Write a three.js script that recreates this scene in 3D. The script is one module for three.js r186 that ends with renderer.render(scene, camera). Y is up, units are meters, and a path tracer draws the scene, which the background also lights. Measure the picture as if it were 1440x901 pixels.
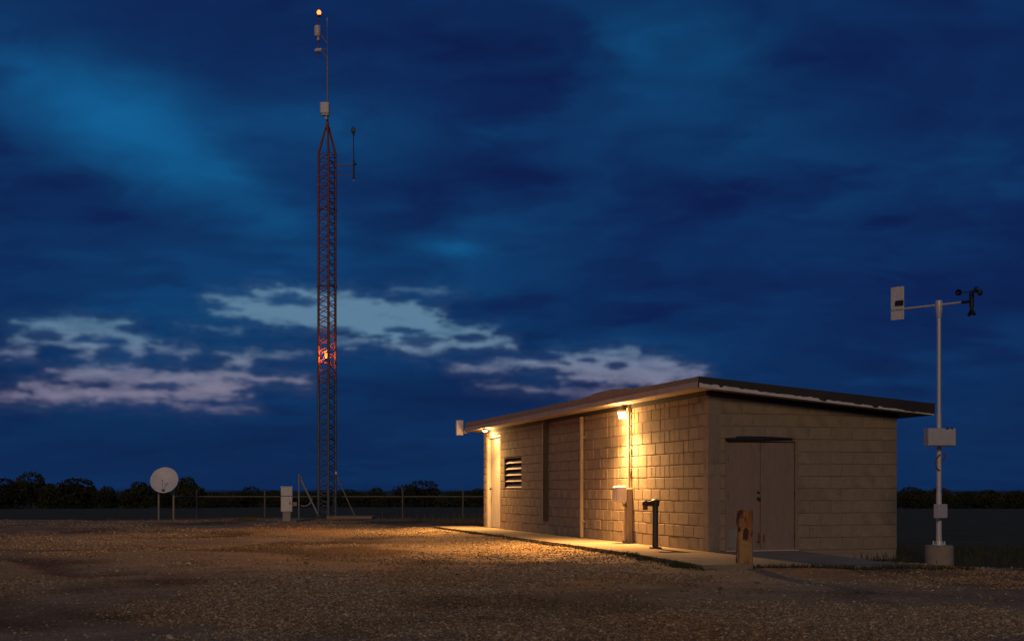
import * as THREE from 'three';
import { ImprovedNoise } from 'three/addons/math/ImprovedNoise.js';
import { RoundedBoxGeometry } from 'three/addons/geometries/RoundedBoxGeometry.js';
import { mergeGeometries } from 'three/addons/utils/BufferGeometryUtils.js';

// ------------------------------------------------------------------ camera, sky, sun, exposure
const W = 1440, Hh = 901, F = 1750, HOR = 690, EYE = 1.084;
const scene = new THREE.Scene();
const camera = new THREE.PerspectiveCamera(2 * Math.atan(Hh / 2 / F) * 180 / Math.PI, W / Hh, 0.1, 3000);
camera.position.set(0, EYE, 0);
camera.lookAt(0, EYE, -10);
camera.setViewOffset(W, Hh, 0, -(HOR - Hh / 2), W, Hh);
const renderer = new THREE.WebGLRenderer();
renderer.toneMapping = THREE.LinearToneMapping;
renderer.toneMappingExposure = 1.0;
renderer.shadowMap.enabled = true;

const SUN_DIR = new THREE.Vector3(-0.12, 0.36, 0.92).normalize();
const sun = new THREE.DirectionalLight(new THREE.Color().setRGB(1, 0.73, 0.46), 0.54);
sun.position.copy(SUN_DIR).multiplyScalar(80).add(new THREE.Vector3(0, 0, -25));
sun.target.position.set(0, 0, -25);
sun.castShadow = true; sun.shadow.radius = 24;
Object.assign(sun.shadow.camera, { left: -45, right: 45, top: 45, bottom: -45, near: 1, far: 220 });
sun.shadow.mapSize.set(4096, 4096);
scene.add(sun, sun.target);

let seed = 20240611;
const rnd = () => { seed = (seed + 0x6D2B79F5) | 0; let t = Math.imul(seed ^ (seed >>> 15), 1 | seed); t = (t + Math.imul(t ^ (t >>> 7), 61 | t)) ^ t; return ((t ^ (t >>> 14)) >>> 0) / 4294967296; };
const rr = (a, b) => a + (b - a) * rnd();
const PN = new ImprovedNoise();
const noise = (x, y, z = 0) => PN.noise(x, y, z);
const fbm = (x, y, z = 0, o = 4) => { let s = 0, a = 0.5; for (let i = 0; i < o; i++) { s += a * noise(x, y, z); x = x * 2.03 + 17.1; y = y * 2.03 + 9.7; z = z * 2.03 + 3.3; a *= 0.5; } return s; };
const sstep = (a, b, x) => { const t = Math.min(1, Math.max(0, (x - a) / (b - a))); return t * t * (3 - 2 * t); };
const DEG = 180 / Math.PI;
const lin = c => { c /= 255; return c <= 0.04045 ? c / 12.92 : ((c + 0.055) / 1.055) ** 2.4; };
const L3 = (r, g, b) => [lin(r), lin(g), lin(b)];

// dusk sky: dark stratus with gaps that let the last light through; directions in degrees of azimuth and elevation
function makeSky() {
  const w = 4096, h = 2048, data = new Float32Array(w * h * 4);
  const toDir = (px, py) => { const az = Math.atan((px - 720) / F); return [az * DEG, Math.atan((HOR - py) / F * Math.cos(az)) * DEG]; };
  const A = p => toDir(p[0] / 4, 380 + p[1] / 4), B = p => toDir(280 + p[0] / 4, 380 + p[1] / 4), C = p => toDir(560 + p[0] / 3.2, 380 + p[1] / 3.2);
  const poly = (f, pts) => pts.map(f);
  const P1 = [...poly(B, [[50, 150], [160, 160], [310, 150], [300, 90], [450, 95], [560, 110], [650, 125], [780, 125], [830, 115], [900, 150], [1100, 175], [1200, 185], [1300, 225], [1390, 240], [1360, 290], [1430, 310]]),
    ...poly(C, [[170, 195], [210, 200], [200, 240], [300, 265], [450, 262], [430, 280], [480, 300], [520, 340], [430, 330], [340, 345], [250, 335], [200, 350], [120, 380], [20, 360]]),
    ...poly(B, [[1200, 460], [1150, 430], [1000, 408], [850, 424], [760, 414], [780, 385], [900, 370], [920, 350], [800, 335], [650, 325], [500, 310], [380, 310], [350, 285], [200, 260], [70, 240], [200, 220]])];
  const P2 = poly(A, [[80, 290], [150, 280], [400, 262], [600, 290], [750, 300], [650, 320], [780, 370], [870, 410], [980, 420], [900, 430], [1000, 450], [1130, 440], [1100, 460], [1010, 495], [940, 460], [820, 430], [790, 480], [720, 490], [720, 450], [650, 430], [700, 400], [590, 380], [540, 400], [620, 410], [540, 440], [500, 480], [420, 480], [420, 440], [300, 420], [200, 450], [190, 480], [100, 480], [-200, 495], [-200, 470], [100, 460], [200, 420], [300, 400], [150, 400], [50, 390], [130, 360], [140, 320]]);
  const P3 = [...poly(A, [[270, 570], [380, 560], [480, 535], [600, 540], [700, 555], [800, 545], [840, 570], [950, 565], [1100, 565], [1360, 572]]), ...poly(B, [[250, 575], [420, 600], [600, 610], [660, 635], [590, 645], [520, 625], [350, 622], [140, 607]]),
    ...poly(A, [[1400, 640], [1340, 680], [1390, 710], [1250, 725], [900, 720], [860, 740], [560, 730], [540, 715], [450, 725], [230, 740], [150, 725], [-300, 735], [-300, 690], [180, 695], [210, 680], [100, 645], [220, 640], [330, 630], [370, 650], [500, 665], [600, 650], [680, 640], [560, 625], [400, 610], [350, 590]])];
  const P4 = poly(A, [[930, 738], [1000, 745], [1100, 755], [1300, 763], [1460, 780], [1330, 788], [1200, 785], [1040, 775]]);
  const P5 = poly(B, [[80, 460], [270, 470], [300, 490], [270, 530], [230, 545], [160, 530], [180, 490]]);
  const P5b = poly(B, [[270, 455], [420, 465], [430, 445], [620, 465], [560, 480], [420, 488], [290, 475]]);
  const P6 = poly(C, [[220, 430], [330, 430], [450, 410], [560, 400], [680, 420], [760, 400], [700, 370], [760, 380], [830, 385], [900, 365], [1040, 350], [1080, 365], [1090, 390], [1150, 380], [1220, 400], [1270, 430], [1390, 450], [1370, 475], [1250, 495], [1150, 515], [1000, 510], [900, 510], [840, 490], [730, 485], [800, 470], [700, 445], [560, 430], [480, 445], [400, 450], [280, 445]]);
  const P7 = poly(C, [[330, 510], [480, 515], [640, 535], [720, 530], [740, 515], [850, 535], [1000, 520], [1100, 530], [900, 575], [830, 570], [720, 548], [600, 548], [450, 530]]);
  const P8 = poly(C, [[-30, 78], [120, 85], [290, 100], [200, 108], [100, 98], [-60, 98]]);
  const w1 = poly(A, [[960, 302], [1030, 307], [1025, 316], [965, 312]]), w2 = poly(A, [[1055, 312], [1130, 314], [1160, 326], [1075, 330]]), w3 = poly(A, [[1180, 322], [1340, 332], [1345, 345], [1200, 340]]);
  const gaps = [[P1, 1.15], [P2, 0.85], [P3, 0.98], [P4, 0.7], [P5, 0.85], [P5b, 0.6], [P6, 0.98], [P7, 0.6], [P8, 0.55], [w1, 0.35], [w2, 0.5], [w3, 0.4]];
  const holes = [[...B([490, 165]), 170, 33, 4], [...B([1150, 342]), 85, 22, 4], [...B([1000, 380]), 85, 16, 4], [...B([1240, 400]), 105, 40, 4], [...C([340, 300]), 95, 19, 3.2], [...A([920, 655]), 160, 20, 4], [...A([240, 360]), 105, 36, 4], [...A([460, 385]), 62, 24, 4], [...A([310, 455]), 110, 34, 4],
    [...C([980, 430]), 52, 18, 3.2], [...C([860, 400]), 48, 14, 3.2], [...C([760, 418]), 52, 13, 3.2]].map(([a, e, rx, ry, k]) => [a, e, rx / k / F * DEG, ry / k / F * DEG]);
  const boxes = gaps.map(([p]) => { const xs = p.map(q => q[0]), ys = p.map(q => q[1]); return [Math.min(...xs) - 1, Math.max(...xs) + 1, Math.min(...ys) - 0.7, Math.max(...ys) + 0.7]; });
  const sdf = (p, x, y) => {      // negative inside; elevation counts more, so that edges follow the flat bases
    let d = 1e9, ins = false;
    for (let i = 0, j = p.length - 1; i < p.length; j = i++) {
      const ax = p[j][0], ay = p[j][1], bx = p[i][0], by = p[i][1], ex = bx - ax, ey = by - ay;
      const t = Math.min(1, Math.max(0, ((x - ax) * ex + (y - ay) * ey) / (ex * ex + ey * ey + 1e-9)));
      d = Math.min(d, Math.hypot(x - ax - ex * t, y - ay - ey * t));
      if ((ay > y) !== (by > y) && x < (bx - ax) * (y - ay) / (by - ay) + ax) ins = !ins;
    }
    return ins ? -d : d;
  };
  // soft brighter areas of the deck: [px, py, rx, ry, tilt, strength]
  const glow = [[50, 110, 110, 40, 0.3, 0.45], [165, 160, 95, 48, 0.4, 0.9], [300, 250, 120, 30, 0.45, 0.6], [390, 175, 120, 30, 0, 0.2], [130, 215, 120, 30, 0.3, 0.3], [920, 55, 130, 42, -0.1, 0.4], [1030, 75, 50, 22, -0.3, 0.3], [1000, 150, 150, 60, 0.3, 0.22], [1190, 260, 170, 60, 0.2, 0.14], [1365, 220, 60, 20, 0, 0.25], [680, 190, 55, 16, 0, 0.2], [520, 190, 80, 40, 0, 0.2],
    [620, 345, 40, 12, 0.25, 0.3], [655, 352, 24, 6, 0.1, 0.7], [540, 330, 240, 80, 0, 0.12], [330, 420, 380, 70, 0, 0.12], [700, 480, 250, 60, 0, 0.12], [280, 520, 420, 60, 0, 0.14]].map(([x, y, rx, ry, a, s]) => [...toDir(x, y), rx / F * DEG, ry / F * DEG, Math.cos(a), Math.sin(a), s]);
  const navy = L3(14, 32, 80), teal = L3(18, 100, 154), low = L3(14, 42, 82), gapHi = L3(90, 126, 154), gapLo = L3(122, 118, 142), night = L3(14, 16, 22);
  const c = [0, 0, 0];
  for (let y = 0; y < h; y++) {
    const el = ((y + 0.5) / h - 0.5) * 180;
    for (let x = 0; x < w; x++) {
      const k = (y * w + x) * 4; data[k + 3] = 1;
      if (el < -0.3) { data[k] = night[0]; data[k + 1] = night[1]; data[k + 2] = night[2]; continue; }
      const az = (((x + 0.5) / w - 0.25) * 360 + 540) % 360 - 180, ce = Math.cos(el / DEG), dx = Math.sin(az / DEG) * ce, dz = -Math.cos(az / DEG) * ce, dy = Math.sin(el / DEG);
      const q = 1 / (dy + 0.16), u = dx * q, v = dz * q;
      const f1 = fbm(u * 0.9 + 4, v * 1.5, 2.2, 4), f2 = fbm(u * 3.4, v * 5.2, 7.7, 5);
      const front = 1 - sstep(25, 31, Math.abs(az)), near = front * (1 - sstep(22, 28, el));
      let g = 0;
      if (near > 0) {
        const wx = az + 0.9 * fbm(az * 0.35, el * 0.7, 1.5, 3), wy = el + 0.7 * fbm(az * 0.4, el * 0.8, 8.5, 3);
        for (const [ga, ge, rx, ry, ca, sa, s] of glow) {
          const ax = wx - ga, ay = wy - ge, bx = (ax * ca - ay * sa) / rx, by = (ax * sa + ay * ca) / ry, d = bx * bx + by * by;
          if (d < 9) g += s * Math.exp(-d * 0.8);
        }
        g *= near;
      }
      g += (1 - near) * Math.max(0, 0.24 + 0.9 * f1) * 0.8;
      const ax2 = dx * 7 + 1.2 * f2, ay2 = dy * 11 - 1.2 * f1, f3 = fbm(ax2 + dy * 3, ay2 - dx * 2.5, dz * 7, 5), f4 = Math.abs(fbm(dx * 4 + 5, dy * 7, dz * 4 + 0.8 * f3, 5));
      g = 0.92 * g * (1 + 0.8 * f2 + 1.5 * f3) + 0.17 * f1 + 0.12 * f2 + 0.2 * f3 + 0.14 * (f4 - 0.12) + 0.11;
      g = 1 - Math.exp(-0.95 * Math.max(0, g));
      const lo = 1 - sstep(1, 9, el);
      for (let i = 0; i < 3; i++) { c[i] = navy[i] + (teal[i] - navy[i]) * g * 0.85; c[i] += (low[i] - c[i]) * lo * 0.7; c[i] *= 1 + 0.2 * f1 + 0.14 * f3; }
      let m = 0;
      if (front > 0 && el < 12) {
        const n1 = fbm(az * 0.8, el * 2.2, 4.4, 4), n2 = fbm(az * 0.8 + 31, el * 2.2, 9.1, 4), n3 = noise(az * 5, el * 9, 3.3);
        const sx = az + 0.6 * n1, sy = el + 0.2 * n2 + 0.03 * n3, puff = fbm(az * 1.3 + 0.8 * n2, el * 5, 6.4, 5);
        for (let i = 0; i < gaps.length; i++) {
          const b = boxes[i]; if (sx < b[0] || sx > b[1] || sy < b[2] || sy > b[3]) continue;
          m = Math.max(m, gaps[i][1] * (d => (0.62 + 0.38 * sstep(-0.05, 0.42, d + 0.5 * puff)) * 0.94 * sstep(-0.55, 1.25, d / 0.18 + 0.4 + 2.3 * puff) + 0.16 * sstep(-0.8, 0.5, d + 0.6 * puff))(-sdf(gaps[i][0], sx, sy)));
        }
        if (m > 0) for (const [ha, he, rx, ry] of holes) { const d = Math.hypot((sx - ha) / rx, (sy - he) / ry); m *= 0.12 + 0.88 * sstep(0.45, 1.5, d + 1.1 * puff); }
        m *= (0.86 + 0.8 * fbm(az * 0.5, el * 2.2, 2.9, 5)) * front;
      }
      if (front < 1 && el < 14) {   // the same broken deck goes on all round
        const n = fbm(dx * 6, dy * 34, dz * 6, 5);
        m = Math.max(m, (1 - front) * 0.75 * sstep(0.1, 0.22, n) * sstep(3, 4.2, el) * (1 - sstep(8, 12, el)));
      }
      if (m > 0) { const t = sstep(4.2, 7.6, el); for (let i = 0; i < 3; i++) c[i] += (gapLo[i] + (gapHi[i] - gapLo[i]) * t - c[i]) * Math.min(1, m); }
      data[k] = c[0]; data[k + 1] = c[1]; data[k + 2] = c[2];
    }
  }
  const t = new THREE.DataTexture(data, w, h, THREE.RGBAFormat, THREE.FloatType);
  t.mapping = THREE.EquirectangularReflectionMapping; t.magFilter = t.minFilter = THREE.LinearFilter; t.wrapS = THREE.RepeatWrapping; t.needsUpdate = true;
  return t;
}
scene.background = makeSky();
scene.environment = scene.background;
scene.environmentIntensity = 1;

// ------------------------------------------------------------------ helpers
const taken = {};
function numbered(n) { if (!(n in taken)) { taken[n] = 0; return n; } return n + '_' + String(++taken[n]).padStart(3, '0'); }
function shadows(o) { o.castShadow = o.receiveShadow = true; return o; }
function mesh(name, geo, mat, parent, label) { const m = shadows(new THREE.Mesh(Array.isArray(geo) ? join(geo) : geo, mat)); m.name = name; if (label) m.userData.label = label; parent.add(m); return m; }
function thing(name, label, category, [x, y, z], turn = 0, group) {
  const o = new THREE.Group(); o.name = numbered(name); o.position.set(x, y, z); o.rotation.y = turn; o.userData = { label, category };
  if (group) o.userData.group = group; scene.add(o); return o;
}
function structure(name, geo, mat) { const m = shadows(new THREE.Mesh(geo, mat)); m.name = name; m.userData.kind = 'structure'; scene.add(m); return m; }
function join(gs) { return mergeGeometries(gs.map(g => { g = g.index ? g.toNonIndexed() : g; for (const k of Object.keys(g.attributes)) if (!['position', 'normal', 'uv'].includes(k)) g.deleteAttribute(k); return g; })); }
const at = (px, py, y = 0) => { const D = (EYE - y) * F / (py - HOR); return new THREE.Vector3((px - 720) / F * D, y, -D); };
const atD = (px, py, D) => new THREE.Vector3((px - 720) / F * D, EYE + (HOR - py) / F * D, -D);
const V = (x, y, z) => new THREE.Vector3(x, y, z);
function bar(a, b, r, r2 = r, seg = 8) {      // tapered round bar between two points
  const d = b.clone().sub(a), g = new THREE.CylinderGeometry(r2, r, d.length(), seg, 1);
  g.applyQuaternion(new THREE.Quaternion().setFromUnitVectors(V(0, 1, 0), d.clone().normalize())); const m = a.clone().add(b).multiplyScalar(0.5); g.translate(m.x, m.y, m.z); return g;
}
const box = (w, h, d, x = 0, y = 0, z = 0, r = 0.006) => { const g = new RoundedBoxGeometry(w, h, d, 1, Math.min(r, w / 3, h / 3, d / 3)); g.translate(x, y, z); return g; };
const cyl = (r1, r2, h, x = 0, y = 0, z = 0, seg = 20) => { const g = new THREE.CylinderGeometry(r1, r2, h, seg); g.translate(x, y, z); return g; };
const lathe = (pts, seg = 24) => new THREE.LatheGeometry(pts.map(p => new THREE.Vector2(...p)), seg);
const tube = (pts, r, seg = 24) => new THREE.TubeGeometry(new THREE.CatmullRomCurve3(pts), seg, r, 8);
function meterUV(g, k = 1) {      // uv in metres by the dominant axis of the normal
  const p = g.attributes.position, n = g.attributes.normal, uv = new Float32Array(p.count * 2);
  for (let i = 0; i < p.count; i++) { const ax = Math.abs(n.getX(i)), ay = Math.abs(n.getY(i)), az = Math.abs(n.getZ(i)); const [a, b] = ay > ax && ay > az ? [p.getX(i), p.getZ(i)] : ax > az ? [p.getZ(i), p.getY(i)] : [p.getX(i), p.getY(i)]; uv[2 * i] = a * k; uv[2 * i + 1] = b * k; }
  g.setAttribute('uv', new THREE.BufferAttribute(uv, 2)); return g;
}

// ------------------------------------------------------------------ materials
function texture(n, fn, srgb, rep = 1) {     // fn(u, v) -> [r, g, b] linear or height
  const d = new Uint8Array(n * n * 4), enc = c => Math.round(255 * Math.min(1, Math.max(0, srgb ? (c <= 0.0031308 ? 12.92 * c : 1.055 * c ** (1 / 2.4) - 0.055) : c)));
  for (let y = 0; y < n; y++) for (let x = 0; x < n; x++) { const c = fn(x / n, y / n), k = (y * n + x) * 4; d[k] = enc(c[0]); d[k + 1] = enc(c[1]); d[k + 2] = enc(c[2]); d[k + 3] = 255; }
  const t = new THREE.DataTexture(d, n, n); t.magFilter = THREE.LinearFilter; t.minFilter = THREE.LinearMipmapLinearFilter; t.generateMipmaps = true; t.wrapS = t.wrapT = THREE.RepeatWrapping; t.repeat.set(rep, rep);
  if (srgb) t.colorSpace = THREE.SRGBColorSpace; t.needsUpdate = true; return t;
}
// tiling noise: four shifted copies blended across the tile
const tile = (f, per) => (u, v) => { const a = u * per, b = v * per, wu = u, wv = v; return (1 - wu) * (1 - wv) * f(a, b) + wu * (1 - wv) * f(a - per, b) + (1 - wu) * wv * f(a, b - per) + wu * wv * f(a - per, b - per); };
const matt = (r, g, b, more = {}) => new THREE.MeshPhysicalMaterial({ color: new THREE.Color().setRGB(r, g, b), roughness: 1, specularIntensity: 0.12, ...more });
const std = (r, g, b, rough = 0.85, metal = 0, more = {}) => new THREE.MeshStandardMaterial({ color: new THREE.Color().setRGB(r, g, b), roughness: rough, metalness: metal, ...more });
const M = {};
{
  const coarse = tile((a, b) => fbm(a, b, 1.3, 4), 6), fine = tile((a, b) => fbm(a, b, 5.1, 3), 60), pit = tile((a, b) => noise(a, b, 9.2), 90), stain = tile((a, b) => fbm(a, b, 3.7, 4), 4);
  const blockH = texture(512, (u, v) => { const k = 0.6 + 0.35 * fine(u, v) + 0.25 * coarse(u, v) - 0.5 * Math.max(0, pit(u, v) - 0.25); return [k, k, k]; });
  const blockC = texture(512, (u, v) => { const k = 0.88 + 0.5 * coarse(u, v) + 0.6 * fine(u, v) - 0.5 * Math.max(0, pit(u, v) - 0.3), s = stain(u, v); return [k, k * (0.97 + 0.05 * s), k * (0.94 + 0.1 * s)]; }, true);
  M.block = [[0.325, 0.242, 0.15], [0.29, 0.214, 0.132], [0.352, 0.264, 0.166], [0.308, 0.23, 0.146]].map(c => std(...c, 0.93, 0, { map: blockC, bumpMap: blockH, bumpScale: 0.012 }));
  M.mortar = std(0.28, 0.218, 0.146, 0.95, 0, { map: blockC, bumpMap: blockH, bumpScale: 0.006 });
  const concC = texture(512, (u, v) => { const k = 0.85 + 0.4 * coarse(u, v) + 0.18 * fine(u, v) + 0.3 * stain(v, u); return [k, k * 0.98, k * 0.95]; }, true);
  M.concrete = matt(0.35, 0.26, 0.16, { map: concC, bumpMap: blockH, bumpScale: 0.006 });
  M.footing = std(0.34, 0.26, 0.18, 0.92, 0, { map: concC, bumpMap: blockH, bumpScale: 0.01 });
  const patch = tile((a, b) => fbm(a, b, 6.1, 5), 5), grit = tile((a, b) => noise(a, b, 2.2), 130), grit2 = tile((a, b) => noise(a, b, 8.2), 60);
  M.gravel = matt(0.36, 0.235, 0.125, { vertexColors: true,
    map: texture(1024, (u, v) => { const k = 0.8 + 0.55 * patch(u, v) + 0.5 * grit(u, v) + 0.35 * grit2(u, v); return [k, k * (0.97 + 0.08 * patch(v, u)), k * (0.93 + 0.1 * grit2(u, v))]; }, true),
    bumpMap: texture(1024, (u, v) => { const k = 0.5 + 0.5 * grit(u, v) + 0.35 * grit2(u, v); return [k, k, k]; }), bumpScale: 0.035,
  });
  M.field = matt(0.125, 0.095, 0.045, { map: texture(256, (u, v) => { const k = 0.75 + 0.6 * patch(u, v) + 0.3 * grit2(u, v); return [k, k, k * 0.9]; }, true) });
  const metalV = tile((a, b) => fbm(a, b, 4.4, 4), 8);
  const speck = texture(256, (u, v) => { const k = 0.88 + 0.3 * metalV(u, v) + 0.1 * fine(u, v); return [k, k * 0.99, k * 0.97]; }, true);
  M.galv = std(0.75, 0.66, 0.58, 0.4, 0.2, { map: speck });
  M.galvDull = std(0.33, 0.29, 0.24, 0.6, 0.3, { map: speck });
  M.whitePaint = std(0.74, 0.66, 0.59, 0.5, 0, { map: speck });
  M.greyBox = std(0.64, 0.56, 0.51, 0.36, 0.1, { map: speck });
  M.doorBrown = std(0.29, 0.195, 0.135, 0.65, 0, { map: speck });
  M.doorTan = std(0.62, 0.55, 0.42, 0.55, 0, { map: speck });
  M.fasciaDark = std(0.045, 0.034, 0.026, 0.85, 0, { map: concC });
  M.fasciaTan = std(0.36, 0.25, 0.165, 0.75, 0, { map: concC });
  M.gutter = std(0.55, 0.43, 0.31, 0.7, 0, { map: concC });
  M.soffit = std(0.5, 0.4, 0.3, 0.8, 0, { map: concC });
  M.trimDark = std(0.035, 0.028, 0.02, 0.9);
  M.peel = std(0.78, 0.68, 0.6, 0.7, 0, { map: concC });
  M.roofing = std(0.06, 0.055, 0.05, 0.95, 0, { map: concC });
  M.pipeTan = std(0.35, 0.26, 0.165, 0.7, 0, { map: speck });
  M.channel = std(0.055, 0.036, 0.022, 0.75, 0.1, { map: speck });
  M.ironDark = std(0.06, 0.05, 0.045, 0.55, 0.4, { map: speck });
  M.ironRed = std(0.2, 0.05, 0.03, 0.6, 0.1, { map: speck });
  M.black = std(0.015, 0.014, 0.014, 0.6);
  M.towerRed = std(0.28, 0.075, 0.032, 0.6, 0.1, { map: speck });
  M.fence = std(0.17, 0.13, 0.085, 0.7, 0.1, { map: speck });
  M.towerGrey = std(0.15, 0.145, 0.14, 0.6, 0.2, { map: speck });
  M.padBrown = std(0.36, 0.23, 0.12, 0.9, 0, { map: concC });
  M.bark = matt(0.06, 0.05, 0.038);
  M.leaf = [[0.042, 0.044, 0.02], [0.045, 0.046, 0.021], [0.04, 0.042, 0.019]].map(c => matt(...c, { side: THREE.DoubleSide }));
  M.dryGrass = matt(0.16, 0.115, 0.05, { side: THREE.DoubleSide });
  M.weed = matt(0.06, 0.062, 0.026, { side: THREE.DoubleSide });
  const rustN = tile((a, b) => fbm(a, b, 7.9, 5), 4), rustS = tile((a, b) => fbm(a * 0.8, b * 0.4, 1.1, 5), 6);
  M.rust = std(1, 1, 1, 0.85, 0.05, {
    map: texture(512, (u, v) => {     // flaked ochre paint over rust, with dark scale near the top
      const a = rustN(u, v) + 0.35 * fine(u, v), b = rustS(u, v);
      let c = [0.36, 0.13, 0.035].map((x, i) => x + [0.12, 0.05, 0.015][i] * b * 2);
      if (a + 0.12 * b > 0.02) c = [0.42 + 0.1 * b, 0.24 + 0.05 * b, 0.075]; if (b - a * 0.5 > 0.12) c = [0.075, 0.026, 0.016]; return c.map(x => x * (1 + 0.5 * fine(u, v)));
    }, true), bumpMap: texture(256, (u, v) => { const k = 0.5 + 0.6 * rustN(u, v) + 0.2 * fine(u, v); return [k, k, k]; }), bumpScale: 0.008,
  });
  const lamp = (r, g, b, k) => new THREE.MeshStandardMaterial({ color: 0x222222, emissive: new THREE.Color().setRGB(r, g, b), emissiveIntensity: k, roughness: 0.5 });
  M.lampWarm = lamp(1, 0.8, 0.42, 6); M.lampRed = lamp(1, 0.13, 0.02, 6);
}
const WARM = new THREE.Color().setRGB(1, 0.56, 0.2);

// ------------------------------------------------------------------ ground
const TH = Math.atan(507 / F), CX = 3.174, CD = 20.09;            // near corner of the building, and its turn
const ux = -Math.sin(TH), ud = Math.cos(TH), vx = Math.cos(TH), vd = Math.sin(TH);
const wall2 = (s, t, y = 0) => V(CX + s * ux + t * vx, y, -(CD + s * ud + t * vd));      // s along the long wall, t along the end wall
const lotEdge = [[-60, 3], [-60, 41], [-30, 46], [-16, 47.2], [-11, 50.5], [-5.5, 51], [-3.6, 47.5], [-1.5, 41], [0.4, 33], [5, 21.5], [5.6, 18.9], [7.5, 18.75], [12, 18.3], [40, 17.5], [40, 3]];
const sd2 = (p, x, y) => { let d = 1e9, ins = false; for (let i = 0, j = p.length - 1; i < p.length; j = i++) { const [ax, ay] = p[j], [bx, by] = p[i], ex = bx - ax, ey = by - ay, t = Math.min(1, Math.max(0, ((x - ax) * ex + (y - ay) * ey) / (ex * ex + ey * ey))); d = Math.min(d, Math.hypot(x - ax - ex * t, y - ay - ey * t)); if ((ay > y) !== (by > y) && x < (bx - ax) * (y - ay) / (by - ay) + ax) ins = !ins; } return ins ? d : -d; };
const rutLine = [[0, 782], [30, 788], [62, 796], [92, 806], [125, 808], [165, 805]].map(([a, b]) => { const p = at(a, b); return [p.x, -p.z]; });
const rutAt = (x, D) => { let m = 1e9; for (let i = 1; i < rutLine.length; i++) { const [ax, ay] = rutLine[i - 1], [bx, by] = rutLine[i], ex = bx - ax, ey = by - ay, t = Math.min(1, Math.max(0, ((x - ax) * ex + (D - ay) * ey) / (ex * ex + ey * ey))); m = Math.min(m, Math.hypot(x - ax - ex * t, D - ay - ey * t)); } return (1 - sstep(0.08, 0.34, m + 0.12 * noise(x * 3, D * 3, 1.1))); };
const lotH = (x, D) => {
  const e = sd2(lotEdge, x, D) + 0.9 * fbm(x * 0.5, D * 0.35, 3.1, 3);
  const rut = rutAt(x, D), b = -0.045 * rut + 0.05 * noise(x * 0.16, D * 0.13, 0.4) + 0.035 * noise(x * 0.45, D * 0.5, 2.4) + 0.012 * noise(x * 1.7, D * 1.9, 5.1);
  const dx = x - CX, dD = D - CD, s = dx * ux + dD * ud, t = dx * vx + dD * vd, bank = s > -5 && s < 16 ? sstep(-2.4, -1.5, t) * (1 - sstep(1.9, 2.6, t)) * sstep(-4.6, -3.4, s) : 0;
  return b - 0.16 * (1 - sstep(-0.4, 1.0, e)) + 0.05 * bank * (1 + 0.5 * noise(x * 2, D * 2, 4));
};
// patches of rusty clay, dark damp dirt and pale fines; rut shadow painted in
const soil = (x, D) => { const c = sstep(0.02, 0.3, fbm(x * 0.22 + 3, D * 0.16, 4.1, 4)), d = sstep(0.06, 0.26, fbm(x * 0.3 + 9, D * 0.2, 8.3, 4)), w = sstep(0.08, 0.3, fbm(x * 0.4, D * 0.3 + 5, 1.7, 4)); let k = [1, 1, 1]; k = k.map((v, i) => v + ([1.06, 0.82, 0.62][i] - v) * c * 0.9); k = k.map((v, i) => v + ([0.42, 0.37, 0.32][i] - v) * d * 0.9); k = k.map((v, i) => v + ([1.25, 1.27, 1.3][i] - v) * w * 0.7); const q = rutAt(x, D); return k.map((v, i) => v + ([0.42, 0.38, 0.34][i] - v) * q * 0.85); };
const fieldH = (x, D) => { const r = Math.hypot(x, D - 20); return -0.07 - 4.0 * sstep(40, 330, r) + 0.05 * noise(x * 0.2, D * 0.2, 9) * sstep(20, 40, r); };
{
  const x0 = -42, x1 = 24, d0 = 4, d1 = 53, st = 0.2, nx = Math.round((x1 - x0) / st), nd = Math.round((d1 - d0) / st), pos = [], uv = [], idx = [], col = [];
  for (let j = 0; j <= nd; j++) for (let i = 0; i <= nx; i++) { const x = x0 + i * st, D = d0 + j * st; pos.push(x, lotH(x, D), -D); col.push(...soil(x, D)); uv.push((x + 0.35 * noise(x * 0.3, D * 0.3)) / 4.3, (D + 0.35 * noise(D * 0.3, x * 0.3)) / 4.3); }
  for (let j = 0; j < nd; j++) for (let i = 0; i < nx; i++) { const a = j * (nx + 1) + i; idx.push(a, a + 1, a + nx + 2, a, a + nx + 2, a + nx + 1); }
  const g = new THREE.BufferGeometry(); g.setAttribute('position', new THREE.Float32BufferAttribute(pos, 3)); g.setAttribute('uv', new THREE.Float32BufferAttribute(uv, 2)); g.setAttribute('color', new THREE.Float32BufferAttribute(col, 3)); g.setIndex(idx); g.computeVertexNormals();
  structure('gravel_lot', g, M.gravel);
  // the field reaches the horizon: rings that widen with distance
  const P = [], U = [], I = [], rings = [0, 8, 14, 20, 26, 32, 40, 50, 62, 76, 95, 120, 160, 210, 270, 340, 450, 700, 1200, 2500], n = 96;
  for (const r of rings) for (let k = 0; k <= n; k++) { const a = k / n * Math.PI * 2, x = Math.cos(a) * r, D = 20 + Math.sin(a) * r; P.push(x, fieldH(x, D), -D); U.push(x / 6, D / 6); }
  for (let j = 0; j < rings.length - 1; j++) for (let k = 0; k < n; k++) { const a = j * (n + 1) + k; I.push(a, a + 1, a + n + 2, a, a + n + 2, a + n + 1); }
  const f = new THREE.BufferGeometry(); f.setAttribute('position', new THREE.Float32BufferAttribute(P, 3)); f.setAttribute('uv', new THREE.Float32BufferAttribute(U, 2)); f.setIndex(I); f.computeVertexNormals();
  structure('field', f, M.field);
}
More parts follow.
